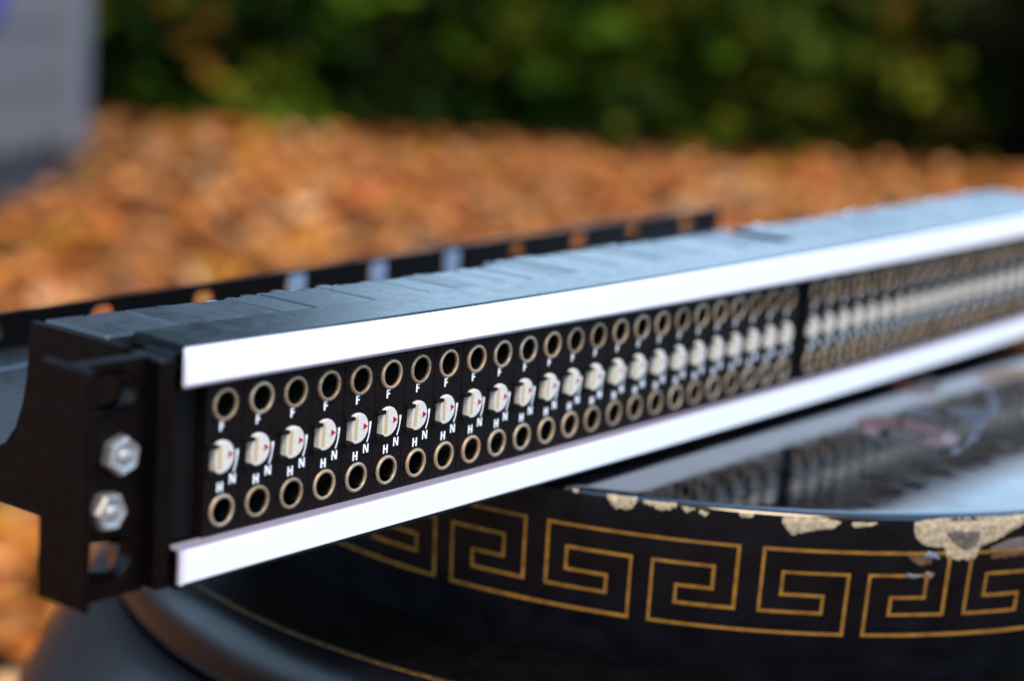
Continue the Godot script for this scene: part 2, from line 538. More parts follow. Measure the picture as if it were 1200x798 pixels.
func build_panel() -> void:
	var panel := thing("patch_panel", "long black rack patch panel with white label strips and rows of brass jacks", "patch panel")
	# extruded rails above and below the jacks
	bent = true
	var xa := -11.7 * MM
	var xb := SPAN + 11.7 * MM
	var st := begin()
	rail(st, [[23.6, -6], [23.6, 1.6], [24.0, 1.6], [24.0, 1.9], [29.6, 1.9], [29.8, 1.7], [29.4, 1.4], [27.0, 1.2], [27.0, -5.6], [26.6, -6]], xa, xb)
	obj("upper_rail", st, m.anodised, panel)
	st = begin()
	rail(st, [[-11.2, -6], [-11.2, 2.2], [-10.9, 2.6], [-10.55, 2.6], [-10.55, 1.9], [-4.7, 1.9], [-4.7, -6]], xa, xb)
	obj("lower_rail", st, m.anodised, panel)
	# clear label holders and the white strips in them
	st = begin()
	rail(st, [[-10.45, 1.95], [-10.45, 2.5], [-4.6, 2.5], [-4.4, 2.35], [-4.25, -0.6], [-4.65, -0.6], [-4.65, 1.95]], xa + 0.2 * MM, xb - 0.2 * MM)
	obj("label_holder", st, m.holder, panel)
	st = begin()
	rail(st, [[24.1, 1.95], [24.1, 2.7], [24.3, 2.9], [29.9, 2.75], [30.4, 2.3], [30.4, 1.95]], xa + 0.1 * MM, xb - 0.1 * MM)
	obj("label_strip", st, m.strip, panel)
	st = begin()
	rail(st, [[-10.35, 2.52], [-10.35, 2.8], [-10.2, 2.95], [-4.75, 2.95], [-4.6, 2.8], [-4.6, 2.52]], xa + 1.2 * MM, xb - 1.2 * MM)
	obj("label_strip", st, m.strip, panel)
	st = begin()
	rail(st, [[-10.4, 2.52], [-10.4, 2.9], [-4.55, 2.9], [-4.55, 2.52]], xa + 0.25 * MM, xa + 1.1 * MM, 1)
	obj("holder_end", st, m.lens_edge, panel)
	st = begin()
	rail(st, [[23.7, 1.95], [23.7, 2.55], [24.05, 2.65], [24.05, 1.95]], xa + 0.1 * MM, xb - 0.1 * MM)
	obj("cover_edge", st, m.holder, panel)
	st = begin()
	rail(st, [[-10.8, 2.62], [-10.8, 2.95], [-10.45, 2.9], [-10.45, 2.62]], xa + 0.2 * MM, xb - 0.2 * MM)
	obj("cover_edge", st, m.barrel, panel)
	# dark backing behind the modules, the post between the two blocks, end fillers
	st = begin()
	rail(st, [[-4.7, -13], [-4.7, -4.2], [24.0, -4.2], [24.0, -13]], xa, xb)
	obj("jack_frame", st, m.barrel, panel)
	st = begin()
	span(st, Vector3(202.2, -4.6, -4.1) * MM, Vector3(208.0, 24.2, -1.6) * MM, 0.3 * MM)
	obj("centre_divider", st, m.barrel, panel)
	for side in 2:
		mirrored = side == 1
		st = begin()
		span(st, Vector3(-11.6, -4.6, -4.1) * MM, Vector3(-4.35, 24.0, -2.2) * MM, 0.2 * MM)
		obj("end_filler", st, m.barrel, panel)
	mirrored = false
	bent = false
	# 48 jack modules
	var face := jack_module_mesh()
	var barrel := barrel_mesh()
	var ring := ring_mesh()
	var sw := switch_mesh()
	var s2 := begin()
	span(s2, Vector3(-0.75, -2.25, 0.5) * MM, Vector3(0.25, 2.3, 0.585) * MM, 0.02 * MM)
	var slot := done(s2)
	s2 = begin()
	plate(s2, [PackedVector2Array([Vector2(0, -0.6) * MM, Vector2(1.2, 0.05) * MM, Vector2(0, 0.72) * MM])], [PackedVector2Array([Vector2(0, -0.6) * MM, Vector2(1.2, 0.05) * MM, Vector2(0, 0.72) * MM])], Vector3.ZERO, Vector3.RIGHT, Vector3.UP, 0.0, 0.06 * MM)
	var pointer := done(s2)
	var mark := line_mesh()
	var letters := {}
	for c in ["F", "H", "N"]:
		letters[c] = letter_mesh(c)
	for i in 48:
		var x := column_x(i)
		var mod := put("jack_module", face, m.plastic, panel, Vector3(x, bow(x) + rng.randf_range(-0.05, 0.05) * MM, rng.randf_range(-0.06, 0.06) * MM))
		for y in [0.0, ROW]:
			put("jack_ring", ring, [m.brass, m.brass2, m.brass3][rng.randi() % 3], mod, Vector3(rng.randf_range(-0.06, 0.06) * MM, y + rng.randf_range(-0.05, 0.05) * MM, rng.randf_range(-0.05, 0.1) * MM))
			put("jack_barrel", barrel, m.barrel, mod, Vector3(0, y, 0))
		var knob := put("rotary_switch", sw, m.cream, mod, Vector3(-0.6 * MM, MID, rng.randf_range(-0.1, 0.1) * MM))
		knob.rotation.z = rng.randfn(0.0, 0.035)
		put("switch_slot", slot, m.tan, mod, knob.position + Vector3(-0.35 * MM, 0, 0)).rotation.z = knob.rotation.z
		put("red_pointer", pointer, m.red, mod, knob.position + Vector3(1.4 * MM, 0.1 * MM + sin(knob.rotation.z) * 1.9 * MM, 0.555 * MM)).rotation.z = knob.rotation.z
		letter(mod, letters.F, Vector3(-0.55 * MM, 15.15 * MM, 0.05 * MM))
		letter(mod, letters.H, Vector3(-0.5 * MM, 4.25 * MM, 0.05 * MM))
		letter(mod, letters.N, Vector3(2.4 * MM, 5.3 * MM, 0.05 * MM))
		put("printed_line", mark, m.print, mod, Vector3(0, MID, 0.02 * MM))
	# lid at the front of the top, then the covers of the modules behind it
	bent = true
	st = begin()
	rail(st, [[28.0, -14.2], [28.0, -1.0], [29.85, -0.8], [30.05, -1.1], [30.15, -13.8], [29.95, -14.2]], -8.6 * MM, SPAN + 3.0 * MM)
	obj("top_lid", st, m.lid, panel)
	st = begin()
	rail(st, [[-4.2, -31], [-4.2, -10.0], [27.3, -10.0], [27.3, -31]], -15.9 * MM, SPAN + 15.9 * MM)
	obj("chassis_box", st, m.barrel, panel)
	st = begin()
	rail(st, [[-12.75, -34], [-12.75, -10], [-4.25, -10], [-4.25, -34]], 70 * MM, 395 * MM)
	obj("base_rail", st, m.anodised, panel)
	var x := -14.2 * MM
	var odd := 0
	while x < SPAN - 8.0 * MM:
		var wide := PITCH
		var back := -31.0 if x < 112 * MM else -34.6
		back += rng.randf_range(-0.35, 0.35)
		var top := 29.75 + rng.randf_range(-0.14, 0.14)
		if odd % 2 == 0:
			top += rng.randf_range(-0.15, 0.15)
		if x > 214 * MM and x < 222 * MM:
			top = 28.6
		st = begin()
		var gap := 0.22 if odd % 2 == 0 else 0.06
		span(st, Vector3(x + gap * MM, 27.4 * MM, back * MM), Vector3(x + wide - 0.06 * MM, top * MM, -14.5 * MM), 0.25 * MM)
		var skin = m.cover if rng.randf() < 0.6 else m.cover2
		var cov := obj("module_cover", st, skin, panel)
		if x > 8 * MM and x < 400 * MM:
			for k in 2:
				st = begin(true)
				var h := top - rng.randf_range(0.0, 0.7)
				var r := rng.randf_range(1.75, 2.05)
				lathe(st, [[0.0, h * MM], [(r - 0.4) * MM, h * MM], [(r - 0.15) * MM, (h - 0.1) * MM], [r * MM, (h - 0.4) * MM], [r * MM, 22.0 * MM]], 12, Vector3(x + wide * (k + 0.5) / 2.0 + rng.randf_range(-0.2, 0.2) * MM, 0, (back - rng.randf_range(-0.2, 0.9)) * MM))
				obj("terminal_cap", st, m.tin if rng.randf() < 0.18 else skin, cov)
		x += wide
		odd += 1
	bent = false
	rack_ear(panel, false)
	rack_ear(panel, true)
	# rear tray with its slotted cable bar
	tilt = 0.024
	st = begin()
	rail(st, [[-3.6, -129.4], [-3.6, -34], [-2.6, -34], [-2.6, -113.5], [-3.0, -114.3], [-2.6, -115.1], [-2.6, -129.4]], -15.8 * MM, 376 * MM)
	obj("cable_tray", st, m.cover, panel)
	st = begin()
	var bx0 := -17.0 * MM
	var bx1 := 378.0 * MM
	var by0 := -3.6 * MM
	var by1 := 6.4 * MM
	var caps := []
	var loops := [PackedVector2Array([Vector2(bx0, by0), Vector2(bx1, by0), Vector2(bx1, by1), Vector2(bx0, by1)])]
	var mid := 1.9 * MM
	var low := PackedVector2Array([Vector2(bx1, mid), Vector2(bx1, by0), Vector2(bx0, by0), Vector2(bx0, mid)])
	var high := PackedVector2Array([Vector2(bx1, mid), Vector2(bx1, by1), Vector2(bx0, by1), Vector2(bx0, mid)])
	var sx := 13.0
	while sx < 370:
		var up := arc(Vector2(sx - 1.2, 1.9) * MM, 2.6 * MM, 180, 90, 6)
		up.append_array(arc(Vector2(sx + 1.2, 1.9) * MM, 2.6 * MM, 90, 0, 6))
		var dn := arc(Vector2(sx - 1.2, 1.9) * MM, 2.6 * MM, 180, 270, 6)
		dn.append_array(arc(Vector2(sx + 1.2, 1.9) * MM, 2.6 * MM, 270, 360, 6))
		low.append_array(dn)
		high.append_array(up)
		var hole := up.duplicate()
		dn.reverse()
		hole.append_array(dn)
		loops.append(hole)
		sx += 34.2
	plate(st, [low, high], loops, Vector3.ZERO, Vector3.RIGHT, Vector3.UP, -131.0 * MM, -129.5 * MM)
	obj("cable_bar", st, m.anodised, panel)
	for tx in [149.8, 184.0, 218.2]:
		st = begin()
		span(st, Vector3(tx - 3.3, -3.2, -129.4) * MM, Vector3(tx + 3.3, 5.0, -128.9) * MM, 0.15 * MM)
		obj("cable_tag", st, m.tie, panel)
	tilt = 0.0

# ---------------------------------------------------------------- stool

const WALL := [[0.1346, -0.0130], [0.1352, -0.0133], [0.1355, -0.0139], [0.1356, -0.0160], [0.1355, -0.0190], [0.1354, -0.0215], [0.1351, -0.0290], [0.1347, -0.0360], [0.1343, -0.0415], [0.1336, -0.0470], [0.1328, -0.0530]]

# a point on the wall of the drum: angle in degrees, height, and how far proud of the lacquer
func on_wall(deg: float, y: float, proud: float) -> Vector3:
	var r: float = WALL[-1][0]
	for i in WALL.size() - 1:
		if y <= WALL[i][1] and y >= WALL[i + 1][1]:
			r = remap(y, WALL[i][1], WALL[i + 1][1], WALL[i][0], WALL[i + 1][0])
	if y > WALL[0][1]:
		r = WALL[0][0]
	var a := deg_to_rad(deg)
	return HUB + Vector3(cos(a) * (r + proud), y, sin(a) * (r + proud))

func ribbon(st: SurfaceTool, p: Vector2, q: Vector2, half: float) -> void:
	# p, q: (degrees, height); half: half width in metres; drawn as thin raised paint
	var k := 0.135 * PI / 180.0
	var along := Vector2((q.x - p.x) * k, q.y - p.y).normalized()
	var n := Vector2(-along.y, along.x) * half
	var ext := along * half
	var steps := maxi(1, int(absf(q.x - p.x) / 1.5))
	for i in steps:
		var t0 := float(i) / steps
		var t1 := float(i + 1) / steps
		var a := p.lerp(q, t0) - (Vector2(ext.x / k, ext.y) if i == 0 else Vector2.ZERO)
		var b := p.lerp(q, t1) + (Vector2(ext.x / k, ext.y) if i == steps - 1 else Vector2.ZERO)
		var nn := Vector2(n.x / k, n.y)
		var c := [a - nn, b - nn, b + nn, a + nn]
		var v := c.map(func(w): return on_wall(w.x, w.y, 0.12 * MM))
		# outside is where the wall looks; degrees run towards the left of the picture
		quad(st, v[0], v[3], v[2], v[1])

# a patch where the lacquer is gone; tops and lows: [degrees, millimetres] outlines from left to right in the picture
func chip(parent: Node, tops: Array, lows: Array, mt: Material, proud := 0.2, sd := 0) -> void:
	var at := func(line: Array, a: float) -> float:
		for i in line.size() - 1:
			if a <= line[i][0] and a >= line[i + 1][0]:
				return remap(a, line[i][0], line[i + 1][0], line[i][1], line[i + 1][1])
		return line[0][1] if a > line[0][0] else line[-1][1]
	var rag := FastNoiseLite.new()
	rag.seed = 40 + sd
	rag.frequency = 0.9
	var a0: float = maxf(tops[0][0], lows[0][0])
	var a1: float = minf(tops[-1][0], lows[-1][0])
	var n := maxi(10, int((a0 - a1) * 6))
	var rows := 7
	var pts := []
	for i in n + 1:
		var a := lerpf(a0, a1, float(i) / n)
		var hi: float = minf(at.call(tops, a) + rag.get_noise_2d(a * 1.5, 9.0) * 0.25, -13.05)
		var lo: float = at.call(lows, a) + rag.get_noise_2d(a * 1.7, 50.0) * 0.6
		lo = minf(lo, hi - 0.05)
		var line := []
		for k in rows + 1:
			var rim := k == 0 or k == rows or i == 0 or i == n
			var y := lerpf(hi, lo, float(k) / rows)
			var out := 0.03 if rim else proud * (0.75 + 0.6 * rag.get_noise_2d(a * 3.0, y * 3.0))
			line.append(on_wall(a, y * MM, out * MM))
		pts.append(line)
	var st := begin(true)
	for i in n:
		for k in rows:
			quad(st, pts[i][k], pts[i][k + 1], pts[i + 1][k + 1], pts[i + 1][k])
	obj("lacquer_chip", st, mt, parent)

func painted(parent: Node, called: String, pts: Array, mt: Material, y := -0.01275) -> void:
	var p := PackedVector2Array()
	for i in pts.size():
		# rounded by Catmull-Rom
		for k in 5:
			var a := Vector2(pts[(i - 1 + pts.size()) % pts.size()][0], pts[(i - 1 + pts.size()) % pts.size()][1])
			var b := Vector2(pts[i][0], pts[i][1])
			var c := Vector2(pts[(i + 1) % pts.size()][0], pts[(i + 1) % pts.size()][1])
			var d := Vector2(pts[(i + 2) % pts.size()][0], pts[(i + 2) % pts.size()][1])
			p.append((b.cubic_interpolate(c, a, d, k / 5.0) + Vector2(rng.randf_range(-0.7, 0.7), rng.randf_range(-0.7, 0.7))) * MM)
	var st := begin()
	# u = z, v = x gives w = y
	var q := PackedVector2Array()
	for v in p:
		q.append(Vector2(v.y, v.x))
	plate(st, [q], [], Vector3(0, y, 0), Vector3.BACK, Vector3.RIGHT, 0.0, 0.0, 1, false)
	obj(called, st, mt, parent)

func build_stool() -> void:
	var stool := thing("garden_stool", "round black lacquered stool with gold Greek key band and chipped rim", "stool")
	var st := begin(true)
	var prof := [[0.0, -0.0128], [0.05, -0.0128], [0.10, -0.0128], [0.130, -0.0128], [0.1330, -0.0128], [0.1339, -0.01282]]
	prof.append_array(WALL.slice(0, 3))
	lathe(st, prof, 180, HUB)
	obj("top", st, m.lacquer, stool)
	st = begin(true)
	lathe(st, WALL.slice(2), 180, HUB)
	obj("drum_wall", st, m.lacquer_wall, stool)
	st = begin(true)
	lathe(st, [[0.1305, -0.0520], [0.134, -0.0520], [0.145, -0.0520], [0.159, -0.0520], [0.1614, -0.0520]], 180, HUB)
	obj("shoulder", st, m.dull, stool)
	st = begin(true)
	lathe(st, [[0.1610, -0.0522], [0.1614, -0.0520], [0.1634, -0.0526], [0.1656, -0.0545], [0.1672, -0.0575], [0.1681, -0.0610], [0.1684, -0.0645], [0.1679, -0.0675], [0.1669, -0.0692], [0.1656, -0.0702]], 180, HUB)
	obj("rim_bead", st, m.lacquer_side, stool)
	st = begin(true)
	lathe(st, [[0.1648, -0.0712], [0.1660, -0.0706], [0.1675, -0.0706], [0.1698, -0.0718], [0.1726, -0.0745], [0.1758, -0.0792], [0.1797, -0.0858], [0.1838, -0.0925], [0.1882, -0.1005], [0.1930, -0.1100], [0.1985, -0.126], [0.204, -0.150], [0.208, -0.185], [0.209, -0.230], [0.204, -0.285], [0.192, -0.340], [0.177, -0.390], [0.162, -0.430], [0.152, -0.452], [0.156, -0.458], [0.156, GROUND]], 180, HUB)
	obj("lower_body", st, m.lacquer_side, stool)
	st = begin(true)
	var tor := []
	for k in 9:
		var a := PI * k / 8.0
		tor.append([0.1618 - cos(a) * 0.0009, -0.0520 + sin(a) * 0.0003])
	lathe(st, tor, 180, HUB)
	obj("gold_line", st, m.gold_dim, stool)
	# Greek key: one gold line that winds through 18 repeats
	st = begin(true)
	var lv := [-0.0403, -0.0355, -0.0315, -0.0264, -0.0213]
	var path := [[0.0, 3], [0.0, 0], [18.0, 0], [18.0, 3], [11.9, 3], [11.9, 2], [15.8, 2], [15.8, 1], [10.0, 1], [10.0, 4], [27.7, 4], [27.7, 1], [22.3, 1], [22.3, 2], [25.6, 2], [25.6, 3], [20.0, 3]]
	for u in 18:
		var s0 := 173.5 - 20.0 * u
		for i in path.size() - 1:
			ribbon(st, Vector2(s0 - path[i][0], lv[path[i][1]]), Vector2(s0 - path[i + 1][0], lv[path[i + 1][1]]), rng.randf_range(0.31, 0.4) * MM)
	obj("greek_key_line", st, m.gold, stool)
	# bare plaster where the lacquer has chipped off
	chip(stool, [[161.5, -13.2], [160.9, -13.2]], [[161.5, -13.9], [161.2, -14.2], [160.9, -13.8]], m.plaster, 0.2, 1)
	chip(stool, [[158.2, -13.2], [155.4, -13.2]], [[158.2, -14.0], [157.7, -15.8], [157.0, -16.2], [156.0, -15.9], [155.4, -14.4]], m.plaster, 0.25, 2)
	chip(stool, [[154.8, -13.5], [151.8, -13.4]], [[154.8, -14.2], [153.6, -15.0], [152.4, -15.2], [151.8, -14.2]], m.plaster, 0.2, 3)
	chip(stool, [[151.3, -13.8], [150.1, -13.9]], [[151.3, -14.5], [150.8, -15.1], [150.1, -14.4]], m.plaster, 0.2, 4)
	chip(stool, [[149.7, -14.2], [148.8, -14.5]], [[149.7, -15.2], [149.2, -15.5], [148.8, -15.0]], m.plaster, 0.2, 5)
	chip(stool, [[146.1, -13.9], [144.8, -13.8]], [[146.1, -14.6], [145.6, -15.1], [144.8, -14.5]], m.plaster, 0.2, 6)
	chip(stool, [[142.2, -14.2], [141.2, -14.0], [138.9, -14.0], [136.8, -14.4]], [[142.2, -15.3], [141.6, -17.3], [141.0, -18.2], [140.5, -17.5], [139.2, -16.5], [138.0, -16.3], [137.4, -16.0], [136.8, -14.6]], m.plaster, 0.3, 7)
	chip(stool, [[135.8, -14.5], [133.4, -14.4]], [[135.8, -15.4], [135.4, -15.8], [134.7, -15.6], [133.4, -14.6]], m.plaster, 0.2, 8)
	chip(stool, [[129.8, -14.2], [128.4, -13.6], [125.8, -13.3], [118.3, -13.2], [112.0, -13.6]], [[129.8, -15.6], [129.5, -17.9], [128.8, -19.4], [126.5, -20.1], [126.1, -22.5], [125.0, -23.1], [123.0, -22.7], [122.7, -20.1], [121.7, -19.1], [120.2, -17.9], [119.2, -16.6], [118.2, -15.2], [116.5, -15.6], [114.0, -15.0], [112.0, -13.9]], m.plaster, 0.25, 9)
	chip(stool, [[126.6, -16.6], [125.7, -15.9], [122.9, -16.2]], [[126.6, -17.0], [126.2, -17.8], [125.2, -20.3], [123.7, -21.0], [123.0, -19.3], [122.9, -16.6]], m.plaster_dark, 0.5, 10)
	chip(stool, [[128.5, -21.6], [128.0, -20.8], [127.3, -21.2], [126.8, -22.4]], [[128.5, -21.9], [127.7, -22.5], [126.8, -22.8]], m.flake, 0.35, 11)
	chip(stool, [[129.9, -25.8], [129.2, -26.2], [128.4, -26.3]], [[129.9, -26.4], [129.2, -27.2], [128.4, -26.6]], m.flake, 0.35, 12)
	chip(stool, [[128.1, -25.5], [127.2, -25.9]], [[128.1, -26.2], [127.6, -27.4], [127.2, -26.4]], m.petal_pale, 0.35, 13)
	chip(stool, [[121.6, -20.4], [119.9, -18.9], [118.0, -18.2], [112.0, -17.6]], [[121.6, -21.2], [119.9, -21.4], [117.0, -21.2], [112.0, -20.4]], m.plaster_dark, 0.1, 14)
	chip(stool, [[121.4, -22.2], [117.7, -21.4], [112.0, -21.0]], [[121.4, -23.0], [117.7, -22.7], [112.0, -22.0]], m.rust, 0.2, 15)
	chip(stool, [[130.0, -21.8], [128.6, -21.9]], [[130.0, -22.0], [129.2, -23.8], [128.6, -24.2], [127.6, -23.4]], m.rust, 0.1, 16)
	chip(stool, [[96.0, -13.8], [92.0, -13.8]], [[96.0, -14.4], [94.0, -16.4], [92.0, -14.4]], m.plaster, 0.25, 17)
	chip(stool, [[84.0, -13.6], [76.0, -13.6]], [[84.0, -14.4], [81.0, -17.4], [78.0, -16.0], [76.0, -14.0]], m.plaster, 0.25, 18)
	# worn painted flowers on the top
	painted(stool, "painted_petal", [[215, 15], [222, 17], [224, 22], [219, 25], [211, 24], [208, 19]], m.petal)
	painted(stool, "painted_petal", [[222, 24], [225.5, 27], [224, 33], [219, 36], [214, 33], [215, 27]], m.petal)
	painted(stool, "painted_petal", [[210, 26], [214, 28], [212, 34], [206, 37], [201, 32], [203, 26]], m.petal_dark)
	painted(stool, "painted_petal", [[213, 36], [220, 38], [213, 43], [205, 44], [202, 40], [206, 37]], m.petal)
	painted(stool, "painted_petal", [[216, 37.5], [220.5, 38.5], [213, 43.6], [207, 45], [210, 41]], m.petal_pale, -0.0127)
	painted(stool, "painted_petal", [[206, 21], [209, 25], [204, 29], [200, 27]], m.petal_pale)
	painted(stool, "painted_petal", [[263, -2], [271, -1.5], [273, 4], [266, 7], [259, 5]], m.petal)
	painted(stool, "painted_petal", [[275, -1], [284, 3], [276, 10], [269, 11], [268, 6]], m.petal_dark)
	painted(stool, "painted_petal", [[262, 8], [268, 12], [262, 15], [257, 11]], m.petal)
	painted(stool, "painted_petal", [[303, 11], [322, 15], [312, 22], [292, 18]], m.ochre)
	painted(stool, "painted_petal", [[228, 22], [236, 18], [240, 24], [232, 30]], m.leaf_paint)
	painted(stool, "painted_petal", [[240, 30], [252, 26], [256, 33], [244, 38]], m.leaf_paint)
	painted(stool, "painted_petal", [[196, 30], [199, 22], [203, 17], [204, 19], [201, 25], [198, 32]], m.leaf_paint)
	painted(stool, "painted_stalk", [[200, 47.7], [218, 44.8], [234, 39.4], [262, 32.4], [282, 20.9], [283, 21.3], [264, 33.2], [236, 40.8], [218, 45.9], [201, 48.7]], m.stalk)
	painted(stool, "painted_stalk", [[232, 40], [240, 33], [250, 24], [251, 24.6], [241, 33.8], [233.5, 40.6]], m.stalk, -0.0127)
	painted(stool, "painted_petal", [[255, 44], [264, 41], [270, 45], [264, 50], [256, 49]], m.petal)
	painted(stool, "painted_petal", [[272, 42], [281, 46], [274, 51], [268, 48]], m.petal_dark)

# ---------------------------------------------------------------- surroundings

func leaf_mesh(lobes: float, sd: int) -> ArrayMesh:
	# unit length along x, lying in the xz plane, curled
	var g := RandomNumberGenerator.new()
	g.seed = sd
	var st := begin(true)
	var n := 9
	var curl := g.randf_range(0.15, 0.4)
	var fold := g.randf_range(0.15, 0.4)
	var midrib := []
	var left := []
	var right := []
	for i in n + 1:
		var t := float(i) / n
		var w := 0.34 * pow(sin(PI * pow(t, 0.8)), 0.8) * (1.0 + lobes * (0.5 if i % 2 == 0 else -0.5))
		if i == 0 or i == n:
			w = 0.01
		var y := curl * (t - 0.5) * (t - 0.5) * 1.2
		midrib.append(Vector3(t - 0.5, y, 0))
		left.append(Vector3(t - 0.5 + g.randf_range(-0.02, 0.04), y + fold * w + g.randf_range(-0.03, 0.03), -w * g.randf_range(0.85, 1.1)))
		right.append(Vector3(t - 0.5 + g.randf_range(-0.02, 0.04), y + fold * w + g.randf_range(-0.03, 0.03), w * g.randf_range(0.85, 1.1)))
	for i in n:
		quad(st, midrib[i], midrib[i + 1], left[i + 1], left[i])
		quad(st, right[i], right[i + 1], midrib[i + 1], midrib[i])
	return done(st)

func scatter(called: String, mesh: Mesh, mt: Material, where: Array, tints: Array, parent: Node = self) -> MultiMeshInstance3D:
	var mm := MultiMesh.new()
	mm.transform_format = MultiMesh.TRANSFORM_3D
	mm.use_colors = true
	mm.mesh = mesh
	mm.instance_count = where.size()
	for i in where.size():
		mm.set_instance_transform(i, where[i])
		mm.set_instance_color(i, tints[i])
	var o := MultiMeshInstance3D.new()
	o.name = numbered(called) if parent == self else called
	o.multimesh = mm
	o.material_override = mt
	o.set_meta("kind", "stuff")
	parent.add_child(o, true)
	return o

func build_ground() -> void:
	var st := begin()
	quad(st, Vector3(-300, GROUND, 300), Vector3(300, GROUND, 300), Vector3(300, GROUND, -300), Vector3(-300, GROUND, -300))
	obj("ground", st, m.soil).set_meta("kind", "structure")
	var kinds := [leaf_mesh(0.0, 3), leaf_mesh(0.55, 4), leaf_mesh(0.4, 5), leaf_mesh(0.15, 6)]
	var hues := [Vector3(0.42, 0.135, 0.03), Vector3(0.46, 0.20, 0.07), Vector3(0.17, 0.06, 0.02), Vector3(0.34, 0.075, 0.025), Vector3(0.46, 0.20, 0.02), Vector3(0.52, 0.29, 0.16), Vector3(0.05, 0.022, 0.012), Vector3(0.38, 0.145, 0.04)]
	var share := [0.22, 0.40, 0.52, 0.61, 0.69, 0.81, 0.87, 1.0]
	var patch := FastNoiseLite.new()
	patch.seed = 5
	patch.frequency = 0.9
	var where := [[], [], [], []]
	var tints := [[], [], [], []]
	for i in 90000:
		var p := Vector3(rng.randf_range(-2.0, 8.5), 0, rng.randf_range(-8.2, 3.0))
		var edge := (p - Vector3(-0.21, 0, 0.22)).dot(Vector3(0.8, 0, -0.6))
		if edge > 5.9 + rng.randf_range(-0.6, 1.2) and rng.randf() < 0.8:
			continue
		if Vector2(p.x - HUB.x, p.z - HUB.z).length() < 0.22:
			continue
		var s := rng.randf_range(0.035, 0.085)
		var b := Basis.from_euler(Vector3(rng.randfn(0, 0.35), rng.randf_range(0, TAU), rng.randfn(0, 0.35)))
		if rng.randf() < 0.35:
			b = b * Basis(Vector3.RIGHT, PI)
		p.y = GROUND + rng.randf_range(0.012, 0.05)
		var k := rng.randi() % 4
		where[k].append(Transform3D(b.scaled(Vector3(s, s, s)), p))
		var roll := clampf(rng.randf() + patch.get_noise_2d(p.x, p.z) * 0.35, 0, 1)
		var h := 0
		while share[h] < roll and h < 7:
			h += 1
		var v: Vector3 = hues[h] * Vector3(1.14, 1.09, 0.9) * rng.randf_range(0.6, 1.35)
		tints[k].append(Color(v.x, v.y, v.z))
	for k in 4:
		scatter("fallen_leaves", kinds[k], m.leaf, where[k], tints[k])

var shrub_leaf: ArrayMesh

func shrub(called: String, label: String, category: String, at: Vector3, size: Vector3, hues: Array, count: int, stems: int, group: String, dense := 0.5, thick := 0.02, leaf_size := 1.0) -> void:
	var root := thing(called, label, category, at, 0.0, group)
	for i in stems:
		var st := begin(true)
		var a := rng.randf_range(0, TAU)
		var lean := rng.randf_range(0.1, 0.4) if stems > 1 else 0.06
		var pts := []
		var rad := []
		for k in 6:
			var t := k / 5.0
			pts.append(Vector3(cos(a) * lean * size.x * t * t + rng.randf_range(-0.03, 0.03), size.y * 0.85 * t, sin(a) * lean * size.z * t * t + rng.randf_range(-0.03, 0.03)))
			rad.append(thick * (1.0 - 0.75 * t))
		tube(st, pts, rad, 7)
		for k in 3:
			var j := 2 + k
			var b := rng.randf_range(0, TAU)
			var e: Vector3 = pts[j] + Vector3(cos(b) * size.x * 0.3, size.y * 0.15, sin(b) * size.z * 0.3)
			tube(st, [pts[j], pts[j].lerp(e, 0.5) + Vector3(0, 0.03, 0), e], [rad[j] * 0.7, rad[j] * 0.5, rad[j] * 0.2], 5)
		obj("stem" if stems > 1 else "trunk", st, m.bark, root)
	var where := []
	var tints := []
	var clumps := maxi(8, count / 40)
	for c in clumps:
		var d := Vector3(rng.randfn(), rng.randfn(), rng.randfn()).normalized() * pow(rng.randf(), dense * 0.6)
		var o := Vector3(d.x * size.x * 0.5, size.y * 0.54 + d.y * size.y * 0.46, d.z * size.z * 0.5)
		if c % 2 == 0:
			o.y = rng.randf_range(-0.05, minf(0.75, size.y))
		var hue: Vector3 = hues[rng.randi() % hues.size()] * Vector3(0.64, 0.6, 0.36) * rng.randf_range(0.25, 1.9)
		var r := rng.randf_range(0.12, 0.26) * maxf(0.8, size.x * 0.7)
		for i in count / clumps:
			var q := o + Vector3(rng.randfn(), rng.randfn() * 0.8, rng.randfn()) * r * 0.6
			q.y = absf(q.y) + 0.02
			var s := rng.randf_range(0.06, 0.12) * leaf_size
			where.append(Transform3D(Basis.from_euler(Vector3(rng.randfn(0, 0.7), rng.randf_range(0, TAU), rng.randfn(0, 0.7))).scaled(Vector3(s, s, s)), q))
			var v := hue * rng.randf_range(0.75, 1.25)
			tints.append(Color(v.x, v.y, v.z))
	scatter("foliage", shrub_leaf, m.green, where, tints, root)

